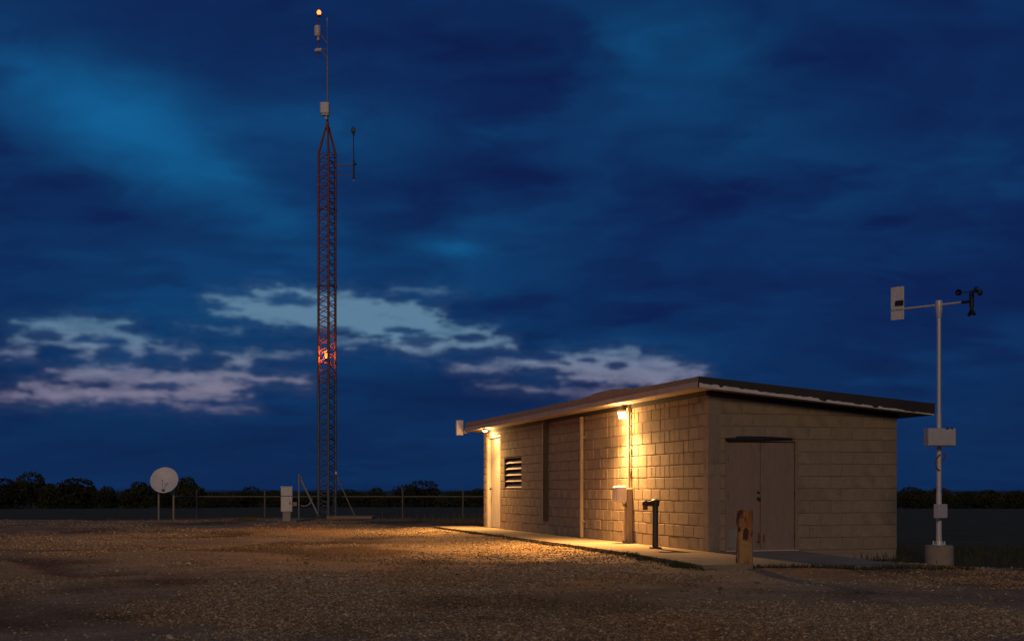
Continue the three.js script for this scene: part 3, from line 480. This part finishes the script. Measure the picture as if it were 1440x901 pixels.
{
  const o = thing('instrument_box', 'wide grey instrument box clamped high on the wind mast', 'box', [mastP.x - 0.04, 1.74, mastP.z + 0.12], 0.12);
  const g = box(0.42, 0.26, 0.13, 0, 0.13, 0, 0.012); mesh('body', g, M.greyBox, o);
  const sh = new THREE.Shape([V2(-0.2, 0.015), V2(0.2, 0.015), V2(0.2, 0.245), V2(-0.2, 0.245)]); mesh('cover', new THREE.ExtrudeGeometry(sh, { depth: 0.012, bevelEnabled: true, bevelSize: 0.016, bevelThickness: 0.03, bevelSegments: 2 }).translate(0, 0, 0.067), M.greyBox, o);
  mesh('latch', [box(0.05, 0.03, 0.02, 0.08, 0.255, 0.1, 0.005), box(0.03, 0.03, 0.02, 0.15, 0.255, 0.1, 0.005)], M.black, o);
  mesh('clamp', [box(0.1, 0.03, 0.1, 0.04, 0.06, -0.1, 0.006), box(0.1, 0.03, 0.1, 0.04, 0.2, -0.1, 0.006)], M.galvDull, o);
}
{
  const o = thing('junction_box', 'small square grey junction box low on the wind mast', 'box', [mastP.x - 0.01, 0.68, mastP.z + 0.09], 0.55);
  mesh('body', box(0.18, 0.21, 0.1, 0, 0.105, 0, 0.008), M.greyBox, o); mesh('cover', box(0.17, 0.2, 0.012, 0, 0.105, 0.055, 0.004), M.greyBox, o);
  mesh('screw', [[-0.07, 0.19], [0.07, 0.19], [-0.07, 0.02], [0.07, 0.02]].map(([x, y]) => cyl(0.006, 0.006, 0.006, 0, 0, 0, 8).rotateX(Math.PI / 2).translate(x, y, 0.062)), M.ironDark, o);
}

// ------------------------------------------------------------------ lattice tower
{
  const D = 48.6, X = (458 - 720) / F * D + 0.06, o = thing('lattice_tower', 'tall three-legged lattice tower, red above and grey below, with red beacons', 'tower', [X, 0, -D]);
  const R = 0.38, ang = [46.1, 166.1, 286.1].map(a => a / DEG), leg = k => V(R * Math.sin(ang[k]), 0, -R * Math.cos(ang[k])), Y0 = 0.12, Y1 = 14.3, YP = 15.3, YB = 5.25;
  for (let k = 0; k < 3; k++) {
    const a = leg(k), top = V(a.x * 0.16, YP, a.z * 0.16);
    mesh('leg', bar(a.clone().setY(Y0), a.clone().setY(YB), 0.052), M.towerGrey, o, 'grey lower tower leg');
    const up = mesh('leg', [bar(a.clone().setY(YB), a.clone().setY(Y1), 0.05), bar(a.clone().setY(Y1), top, 0.05, 0.04)], M.towerRed, o, 'red upper tower leg');
    for (const y of [3.1, 6.1, 9.1, 12.1]) mesh('splice', cyl(0.068, 0.068, 0.1, a.x, y, a.z, 10), y < YB ? M.towerGrey : M.towerRed, o);
    mesh('foot', [cyl(0.07, 0.09, 0.05, a.x, Y0 - 0.015, a.z, 12)], M.towerGrey, o);
  }
  const step = 0.2;
  for (let f = 0; f < 3; f++) {
    const a = leg(f), b = leg((f + 1) % 3), n = Math.floor((Y1 - Y0) / step);
    for (let i = 0; i < n; i++) { const y = Y0 + 0.06 + i * step, p = i % 2 ? b : a, q = i % 2 ? a : b; mesh('brace', bar(p.clone().setY(y), q.clone().setY(Math.min(Y1, y + step)), 0.018, 0.018, 5), y < YB ? M.towerGrey : M.towerRed, o); }
    for (const y of [0.25, 3.1, 6.1, 9.1, 12.1, 14.25]) mesh('rung', bar(a.clone().setY(y), b.clone().setY(y), 0.014, 0.014, 6), y < YB ? M.towerGrey : M.towerRed, o);
  }
  mesh('ladder_cable', bar(V(0.02, 0.3, 0.05), V(0.0, 15.2, 0.0), 0.014, 0.014, 6), M.black, o);
  mesh('cap', [cyl(0.05, 0.09, 0.3, 0, YP + 0.05, 0, 12), cyl(0.035, 0.05, 0.12, 0, YP + 0.24, 0, 12)], M.towerRed, o);
  mesh('mast', [bar(V(0, YP, 0), V(0, 18.05, 0), 0.035, 0.032), bar(V(0, 18.05, 0), V(-0.01, 19.55, 0), 0.014, 0.008, 6)], M.galvDull, o);
  mesh('sensor_box', [box(0.36, 0.46, 0.24, -0.08, 15.98, 0.12, 0.05), box(0.3, 0.06, 0.2, -0.06, 15.72, 0.12, 0.02), cyl(0.05, 0.05, 0.14, -0.03, 15.62, 0.1, 10)], M.whitePaint, o, 'white sensor box on the mast above the tower head');
  // side post with the beacon, shield and camera
  const sx = -0.33;
  mesh('side_post', bar(V(sx, 18.0, 0), V(sx, 19.66, 0), 0.022, 0.018), M.towerRed, o);
  mesh('arm', [bar(V(0, 18.55, 0), V(sx + 0.04, 18.92, 0), 0.02), bar(V(0, 17.98, 0), V(sx + 0.1, 18.28, 0), 0.02), bar(V(0, 18.32, 0), V(sx, 18.32, 0), 0.014)], M.galvDull, o);
  mesh('radiation_shield', [lathe([[0.001, 18.76], [0.1, 18.78], [0.13, 18.84], [0.13, 19.16], [0.1, 19.22], [0.001, 19.24]], 20).translate(sx - 0.05, 0, 0.06), cyl(0.06, 0.05, 0.12, sx - 0.02, 18.7, 0.06, 12)], M.whitePaint, o, 'white cylindrical sensor housing near the top');
  mesh('camera', [cyl(0.08, 0.08, 0.2, 0, 0, 0, 16).rotateZ(Math.PI / 2).translate(sx + 0.01, 18.27, 0.05), new THREE.SphereGeometry(0.075, 14, 10).translate(sx - 0.1, 18.25, 0.06)], M.whitePaint, o);
  // outrigger with thin antenna
  const rx = 1.03, y1 = 13.86, y2 = 13.42, rp = leg(0);
  mesh('outrigger', [bar(V(rp.x, y1, rp.z), V(rx, y1 - 0.03, 0), 0.022), bar(V(rp.x, y2, rp.z), V(rx - 0.02, y2 + 0.02, 0), 0.012), bar(V(rp.x + 0.05, y2, rp.z), V(rx - 0.32, y1 - 0.08, 0), 0.012)], M.galvDull, o);
  const ant = mesh('antenna', [bar(V(rx, 13.25, 0), V(rx, 14.0, 0), 0.04, 0.032), bar(V(rx, 14.0, 0), V(rx - 0.02, 15.1, 0), 0.02, 0.018), cyl(0.05, 0.05, 0.1, 0, 0, 0, 10).rotateZ(1.57).translate(rx + 0.06, 13.84, 0.02)], M.ironDark, o, 'thin dark antenna on an outrigger');
  mesh('head', [box(0.16, 0.18, 0.12, rx - 0.02, 15.16, 0, 0.03), cyl(0.02, 0.02, 0.08, rx - 0.04, 15.28, 0, 8), bar(V(rx - 0.02, 15.08, 0), V(rx, 14.98, 0), 0.02, 0.05)], M.ironDark, ant); mesh('tip', new THREE.SphereGeometry(0.03, 10, 8).translate(rx, 13.2, 0), M.whitePaint, ant);
  const beacon = (x, y, z, k) => {
    const b = mesh('beacon', new THREE.SphereGeometry(0.08, 16, 12).scale(1, 1.2, 1).translate(x, y, z), M.lampRed, o, 'lit red obstruction light'); mesh('base', cyl(0.06, 0.075, 0.06, x, y - 0.12, z, 12), M.towerGrey, b);
    const l = new THREE.PointLight(new THREE.Color().setRGB(1, 0.38, 0.08), k, 0, 2); l.position.set(x, y, z); l.castShadow = true; l.shadow.radius = 2; l.name = 'beacon_light'; o.add(l);
  };
  beacon(sx, 19.76, 0, 1.2); beacon(-0.02, 6.36, 0.06, 2.6);
  mesh('bracket', bar(V(-0.02, 6.24, 0.06), leg(1).setY(6.24), 0.015), M.towerRed, o);
  // stay bar on the right, with its white isolator
  mesh('stay_bar', bar(V(leg(0).x, 1.75, leg(0).z), V(1.15, -0.3, -0.8), 0.024), M.galvDull, o); mesh('isolator', box(0.09, 0.12, 0.09, leg(0).x + 0.03, 1.78, leg(0).z + 0.04, 0.02), M.whitePaint, o);
}
{
  const p = at(467, 733), o = thing('tower_base', 'low weathered brown base pad under the lattice tower', 'base pad', [p.x, -0.12, -48.5]);
  mesh('pad', box(1.75, 0.235, 1.5, 0.12, 0.11, 0, 0.03), M.padBrown, o);
}
{
  const a = atD(420, 667, 46.6), b = atD(446, 722, 47.9), o = thing('angle_brace', 'galvanised post with long diagonal strut beside the tower foot', 'post', [a.x, -0.1, a.z]);
  mesh('post', bar(V(0, 0, 0), V(0, a.y + 0.12, 0), 0.032), M.galvDull, o); mesh('strut', bar(V(0, a.y + 0.06, 0), V(b.x - a.x, b.y + 0.1, b.z - a.z), 0.036), M.galv, o);
  mesh('pipe', tube([V(0.08, 0.62, 0.05), V(0.28, 0.62, 0.05), V(0.4, 0.7, 0.03), V(0.5, 0.9, 0)], 0.025), M.galvDull, o);
}
{
  const p = at(403, 733), o = thing('equipment_cabinet', 'pale upright equipment cabinet on a narrow pedestal beside the tower', 'cabinet', [p.x, -0.05, p.z], 0.12);
  const b = mesh('body', [box(0.4, 0.88, 0.32, 0, 0.83, 0, 0.015), box(0.43, 0.04, 0.36, 0, 1.27, 0, 0.01)], M.whitePaint, o);
  mesh('door', [box(0.34, 0.5, 0.014, 0, 0.67, 0.168, 0.006)], M.whitePaint, b); mesh('door', [box(0.34, 0.25, 0.014, 0, 1.09, 0.168, 0.006)], M.whitePaint, b); mesh('latch', box(0.03, 0.09, 0.02, 0.12, 0.7, 0.185, 0.005), M.ironDark, b); mesh('band', box(0.41, 0.02, 0.33, 0, 0.945, 0.002, 0.004), M.ironDark, b);
  mesh('pedestal', box(0.28, 0.42, 0.24, 0, 0.2, 0, 0.01), M.galvDull, o); mesh('plinth', box(0.7, 0.1, 0.6, 0, 0.02, 0, 0.02), M.footing, o);
  mesh('side_box', box(0.16, 0.15, 0.12, 0.28, 0.66, 0, 0.02), M.pipeTan, o);
}

// ------------------------------------------------------------------ satellite dish and fence
{
  const D = 47.4, p = atD(231, 676, D), o = thing('satellite_dish', 'round pale satellite dish on two posts at the lot edge', 'satellite dish', [p.x, -0.08, p.z]);
  const cy = p.y + 0.08, r = 0.52, pts = []; for (let i = 0; i <= 12; i++) { const q = i / 12 * r; pts.push([Math.max(0.0005, q), q * q * 0.34]); } for (let i = 12; i >= 0; i--) { const q = i / 12 * (r + 0.012); pts.push([Math.max(0.0005, q), q * q * 0.34 - 0.02]); }
  const place = g => g.rotateX(Math.PI / 2 - 0.38).rotateY(0.06).translate(0, cy, 0);
  const dish = mesh('reflector', place(lathe(pts, 40)), M.whitePaint, o);
  mesh('feed_arm', [place(bar(V(0, 0.06, 0.46), V(0, 0.44, 0.16), 0.012)), place(cyl(0.04, 0.03, 0.09, 0, 0.45, 0.14, 12))], M.whitePaint, dish); mesh('clamp', place(box(0.1, 0.08, 0.06, 0, 0.1, 0.43, 0.01)), M.ironDark, dish);
  for (const px of [221, 242]) mesh('post', bar(V((px - 231) / F * D, 0, -0.16), V((px - 231) / F * D, cy - 0.1, -0.16), 0.04), px < 230 ? M.galvDull : M.pipeTan, o);
  mesh('mount', [bar(V(-0.29, cy - 0.12, -0.16), V(0.3, cy - 0.12, -0.16), 0.03), bar(V(0, cy - 0.12, -0.16), V(0, cy, -0.05), 0.05)], M.galvDull, o);
}
{
  const D = 49.6, f = [242, 276, 372, 469, 566, 651, 740].map(px => V((px - 720) / F * D, 0, -D)), o = thing('rail_fence', 'low metal rail fence running behind the tower to the building', 'fence', [f[0].x, -0.15, -D]);
  f.forEach((p, i) => {
    if (i === 0) return; const h = i === 5 ? 1.2 : 1.22, post = mesh('post', bar(V(p.x - f[0].x, 0, 0), V(p.x - f[0].x, h, 0), 0.035), M.fence, o);
    mesh('cap', new THREE.SphereGeometry(0.045, 10, 8).translate(p.x - f[0].x, h, 0), M.fence, post);
    if (i > 3) mesh('wire_arm', bar(V(p.x - f[0].x, h, 0), V(p.x - f[0].x - 0.09, h + 0.24, -0.05), 0.016), M.fence, post);
    mesh('rail', bar(V(f[i - 1].x - f[0].x, 1.0, 0), V(p.x - f[0].x, 1.0, 0), 0.026), M.fence, o);
  });
  for (const y of [0.12, 0.4, 0.7]) mesh('wire', bar(V(0, y, 0), V(f[6].x - f[0].x, y, 0), 0.003, 0.003, 4), M.ironDark, o);
}

// ------------------------------------------------------------------ trees along the horizon
function crownGeo(w, h, n, s0) {
  const lobes = [], pos = []; const save = seed; seed = s0;
  const nl = 9 + Math.floor(rnd() * 5);
  for (let i = 0; i < nl; i++) { const a = rnd() * 6.283, q = Math.sqrt(rnd()) * 0.34 * w, r = rr(0.16, 0.25) * w; lobes.push([Math.cos(a) * q, h * (0.42 + 0.34 * rnd() * (1 - q / w)), Math.sin(a) * q, r, r * rr(0.6, 0.85) * Math.min(1.3, h / w * 1.1)]); }
  lobes.push([0, h * 0.78, 0, 0.24 * w, 0.2 * h]);
  for (let i = 0; i < n; i++) {
    const [lx, ly, lz, r, ry] = lobes[i % lobes.length], a = rnd() * 6.283, c = rr(-1, 1), q = Math.sqrt(1 - c * c), k = 0.55 + 0.5 * Math.cbrt(rnd());
    const x = lx + r * k * q * Math.cos(a), y = Math.max(h * 0.02 + h * 0.1 * rnd(), ly + ry * k * c - (i % 4 === 0 ? h * 0.35 * rnd() : 0)), z = lz + r * k * q * Math.sin(a), s = rr(0.2, 0.42);
    const d1 = V(rr(-1, 1), rr(-1, 1), rr(-1, 1)).normalize().multiplyScalar(s), d2 = V(rr(-1, 1), rr(-1, 1), rr(-1, 1)).normalize().multiplyScalar(s);
    pos.push(x - d1.x, y - d1.y, z - d1.z, x + d1.x, y + d1.y, z + d1.z, x + d2.x, y + d2.y, z + d2.z, x - d1.x, y - d1.y, z - d1.z, x + d2.x * 0.3, y + d2.y, z - d2.z, x + d1.x, y + d1.y, z + d1.z);
  }
  seed = save; const g = new THREE.BufferGeometry(); g.setAttribute('position', new THREE.Float32BufferAttribute(pos, 3)); g.computeVertexNormals(); return g;
}
const crowns = [[11, 7.4, 3600, 11], [12, 6.6, 3600, 23], [8, 6.2, 2600, 37], [13, 7, 4000, 53]].map(a => [crownGeo(...a), a[0], a[1]]);
const treeList = [   // px, top y, width px, kind, label
  [6, 672, 62, 1, 'dark tree left of the tallest tree on the horizon'], [42, 663, 70, 0, 'tallest dark round-topped tree on the horizon'], [108, 672, 92, 3, 'broad dark tree beside the tallest horizon tree'], [150, 683, 40, 2, 'small dark tree at the edge of the broad horizon tree'],
  [196, 677, 48, 2, 'round dark tree showing next to the satellite dish'], [226, 684, 44, 1, 'low dark tree behind the satellite dish'], [262, 670, 44, 2, 'tall narrow dark tree behind the lone fence post by the dish'], [352, 683, 50, 0, 'dark round tree between the dish and the equipment cabinet'], [302, 692, 46, 1, 'very low dark shrub tree in the gap past the dish'], [388, 689, 40, 1, 'low dark tree behind the equipment cabinet'],
  [488, 687, 60, 3, 'low dark tree behind the tower stay bar'], [529, 685, 34, 2, 'small flat-topped dark tree right of the tower'], [595, 675, 80, 3, 'wide domed dark tree between the tower and the building'], [640, 690, 60, 1, 'low dark tree behind the bent fence post'], [674, 686, 44, 0, 'dark tree against the far corner of the building'],
  [1282, 684, 60, 3, 'dark tree between the building and the wind mast'], [1322, 685, 56, 0, 'dark tree right behind the wind mast'], [1362, 690, 46, 1, 'low dark tree just past the wind mast'], [1392, 688, 40, 2, 'small dark tree beyond the wind mast'], [1428, 690, 50, 1, 'low dark tree at the far end of the tree line']];
treeList.forEach(([px, top, wpx, kind, label], i) => {
  const D = 262 + (i * 37 % 50) - 20, x = (px - 720) / F * D, y0 = fieldH(x, D), h = EYE + (HOR - top) / F * D - y0, [g, cw, ch] = crowns[kind], w = wpx / F * D;
  const o = thing('tree', label, 'tree', [x, y0 - 0.1, -D], i * 1.3, 'trees along the horizon');
  mesh('trunk', [bar(V(0, -0.3, 0), V(0.1, h * 0.5, 0), 0.28, 0.16), bar(V(0.08, h * 0.35, 0), V(w * 0.2, h * 0.62, 0.3), 0.14, 0.07), bar(V(0.06, h * 0.3, 0), V(-w * 0.2, h * 0.6, -0.2), 0.14, 0.07)], M.bark, o);
  const c = mesh('crown', g, M.leaf[i % 3], o); c.scale.set(w / cw * 1.05, h / ch * 1.02, w / cw * 1.05);
});
{ // the low far wood that joins them: one mass
  const leafG = crownGeo(9, 4.6, 800, 91), n = 190, im = new THREE.InstancedMesh(leafG, M.leaf[2], n), m4 = new THREE.Matrix4();
  for (let i = 0; i < n; i++) { const D = rr(345, 380), x = (i / n - 0.5) * 480 + rr(-2, 2), s = rr(0.75, 1.25); m4.compose(V(x, fieldH(x, D) - 0.3, -D), new THREE.Quaternion().setFromAxisAngle(V(0, 1, 0), rnd() * 6.28), V(s * 1.3, s * 1.05, s * 1.3)); im.setMatrixAt(i, m4); }
  im.name = 'far_wood'; im.userData = { kind: 'stuff', label: 'low dark band of distant woodland along the horizon', category: 'woodland' }; shadows(im); scene.add(im);
}

// ------------------------------------------------------------------ loose gravel and grass
{
  const g0 = new THREE.IcosahedronGeometry(1, 0); { const p = g0.attributes.position; const key = new Map(); for (let i = 0; i < p.count; i++) { const k = [p.getX(i), p.getY(i), p.getZ(i)].map(v => v.toFixed(2)).join(); if (!key.has(k)) key.set(k, rr(0.72, 1.2)); const s = key.get(k); p.setXYZ(i, p.getX(i) * s, p.getY(i) * s * 0.62, p.getZ(i) * s); } g0.computeVertexNormals(); g0.deleteAttribute('uv'); }
  const place = [], onSlab = (x, D) => { const dx = x - CX, dD = D - CD, s = dx * ux + dD * ud, t = dx * vx + dD * vd; return (s > -3.35 && t > -1.42 && t < 0.3 && !(s < -2.8 && t > -0.9)) || (s < 0.2 && s > -3.5 && t > -1.2 && t < 1.62) || (s > 0 && t > -1.3 && t < 3.7); };
  const put = (D0, D1, perM2, lo, hi) => {
    const half = D => 0.43 * D + 1.6, area = (half(D0) + half(D1)) * (D1 - D0), n = Math.round(area * perM2);
    for (let i = 0; i < n; i++) {
      const D = Math.sqrt(rr(D0 * D0, D1 * D1)), x = rr(-1, 1) * half(D); if (onSlab(x, D)) continue;
      const loose = sstep(-0.14, 0.16, fbm(x * 0.35, D * 0.28, 6.6, 4) + 0.25 * fbm(x * 1.6, D * 1.2, 1.1, 3)); if (rnd() > 0.05 + 0.95 * loose) continue;
      const y = lotH(x, D); if (y < -0.11) continue; place.push([x, y, D, (lo + (hi - lo) * rnd() ** 2.2) * (rnd() < 0.006 ? 2.1 : 1)]);
    }
  };
  put(8.2, 13, 1900, 0.005, 0.019); put(13, 20, 1000, 0.007, 0.022); put(20, 32, 300, 0.009, 0.026); put(32, 48, 70, 0.012, 0.03);
  const im = new THREE.InstancedMesh(g0, matt(1, 1, 1), place.length), m4 = new THREE.Matrix4(), e = new THREE.Euler(), q = new THREE.Quaternion(), col = new THREE.Color();
  const tones = [[0.25, 0.165, 0.08], [0.27, 0.188, 0.1], [0.2, 0.126, 0.058], [0.23, 0.16, 0.083], [0.15, 0.096, 0.048], [0.36, 0.265, 0.155], [0.22, 0.13, 0.057]].map(c => c.map(v => v * 1.5));
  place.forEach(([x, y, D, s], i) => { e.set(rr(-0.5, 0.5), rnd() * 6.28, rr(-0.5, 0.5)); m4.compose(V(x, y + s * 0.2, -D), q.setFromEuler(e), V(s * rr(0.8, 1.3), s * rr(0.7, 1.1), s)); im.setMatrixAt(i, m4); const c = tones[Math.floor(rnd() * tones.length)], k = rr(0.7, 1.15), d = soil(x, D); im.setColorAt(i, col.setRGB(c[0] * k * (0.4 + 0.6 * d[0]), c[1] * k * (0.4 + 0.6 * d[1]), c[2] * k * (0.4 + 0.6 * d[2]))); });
  im.name = 'gravel'; im.userData = { kind: 'stuff', label: 'loose brown and grey crushed gravel covering the lot', category: 'gravel' }; shadows(im); scene.add(im);
  console.log('stones', place.length);
}
function blades(list, mat, name, label) {     // list of [x, y, z, height, lean]
  const pos = []; for (const [x, y, z, h, l] of list) { const a = rnd() * 6.28, w = 0.004 + h * 0.012, cx = Math.cos(a) * w, cz = Math.sin(a) * w, b = rnd() * 6.28, lx = Math.cos(b) * l, lz = Math.sin(b) * l, mx = x + lx * 0.35, mz = z + lz * 0.35; pos.push(x - cx, y, z - cz, x + cx, y, z + cz, mx + cx * 0.8, y + h * 0.6, mz + cz * 0.8, x - cx, y, z - cz, mx + cx * 0.8, y + h * 0.6, mz + cz * 0.8, mx - cx * 0.8, y + h * 0.6, mz - cz * 0.8, mx - cx * 0.8, y + h * 0.6, mz - cz * 0.8, mx + cx * 0.8, y + h * 0.6, mz + cz * 0.8, x + lx, y + h, z + lz); }
  const g = new THREE.BufferGeometry(); g.setAttribute('position', new THREE.Float32BufferAttribute(pos, 3)); g.computeVertexNormals(); const m = shadows(new THREE.Mesh(g, mat)); m.name = name; m.userData = { kind: 'stuff', label, category: 'grass' }; scene.add(m);
}
{
  const dry = [];
  for (let i = 0; i < 2600; i++) { const px = 520 + 165 * Math.sqrt(rnd()), D = rr(43, 49.5), x = (px - 720) / F * D; dry.push([x, Math.max(lotH(x, D), fieldH(x, D)) - 0.02, -D, rr(0.04, 0.16) * (rnd() < 0.04 ? 2.6 : 1), rr(0.02, 0.14)]); }
  for (let i = 0; i < 900; i++) { const px = rr(150, 500), D = rr(46.3, 48.8), x = (px - 720) / F * D; dry.push([x, Math.max(lotH(x, D), fieldH(x, D)) - 0.02, -D, rr(0.04, 0.15), rr(0.02, 0.1)]); }
  for (let i = 0; i < 500; i++) { const px = 345 + 22 * (rnd() + rnd() - 1), D = rr(43.5, 46.5), x = (px - 720) / F * D; dry.push([x, lotH(x, D) - 0.02, -D, rr(0.06, 0.2), rr(0.03, 0.14)]); }
  blades(dry, M.dryGrass, 'dry_grass', 'sparse dry straw grass at the far rim of the gravel lot');
  const weeds = [];
  for (let i = 0; i < 3400; i++) { const s = rnd() < 0.55 ? rr(-3.5, 0) : rr(0, 15), o = s < -2 ? -1.5 + (s + 2) * 0.11 : s < 1.3 ? -1.5 + (s + 2) * 0.06 : -1.3 + (s - 1.3) * 0.014, k = fbm(s * 1.3, 2.2, 1.1, 3) > -0.02 ? 1 : 0.25; if (rnd() > k) continue; const p = wall2(s, o - 0.02 - 0.16 * rnd() ** 2); weeds.push([p.x, lotH(p.x, -p.z) - 0.01, p.z, rr(0.02, 0.1), rr(0.02, 0.08)]); }
  for (let i = 0; i < 1500; i++) { const t = rr(-1, 2.2), s = -3.05 - (t + 0.9) * 0.22 - 0.2 * rnd() ** 2, p = wall2(s, t); weeds.push([p.x, lotH(p.x, -p.z) - 0.01, p.z, rr(0.02, 0.09), rr(0.02, 0.07)]); }
  for (let i = 0; i < 5200; i++) { const x = rr(5.6, 15), D = rr(18.2, 25), y = Math.max(lotH(x, D), fieldH(x, D)); if (onB(x, D)) continue; weeds.push([x, y - 0.01, -D, rr(0.05, 0.2), rr(0.03, 0.12)]); }
  blades(weeds, M.weed, 'weeds', 'short dark weeds along the concrete edge and the rough ground');
}
function onB(x, D) { const dx = x - CX, dD = D - CD, s = dx * ux + dD * ud, t = dx * vx + dD * vd; return s > -3.6 && t < 1.65 || s > 0 && t < 3.6; }

renderer.render(scene, camera);
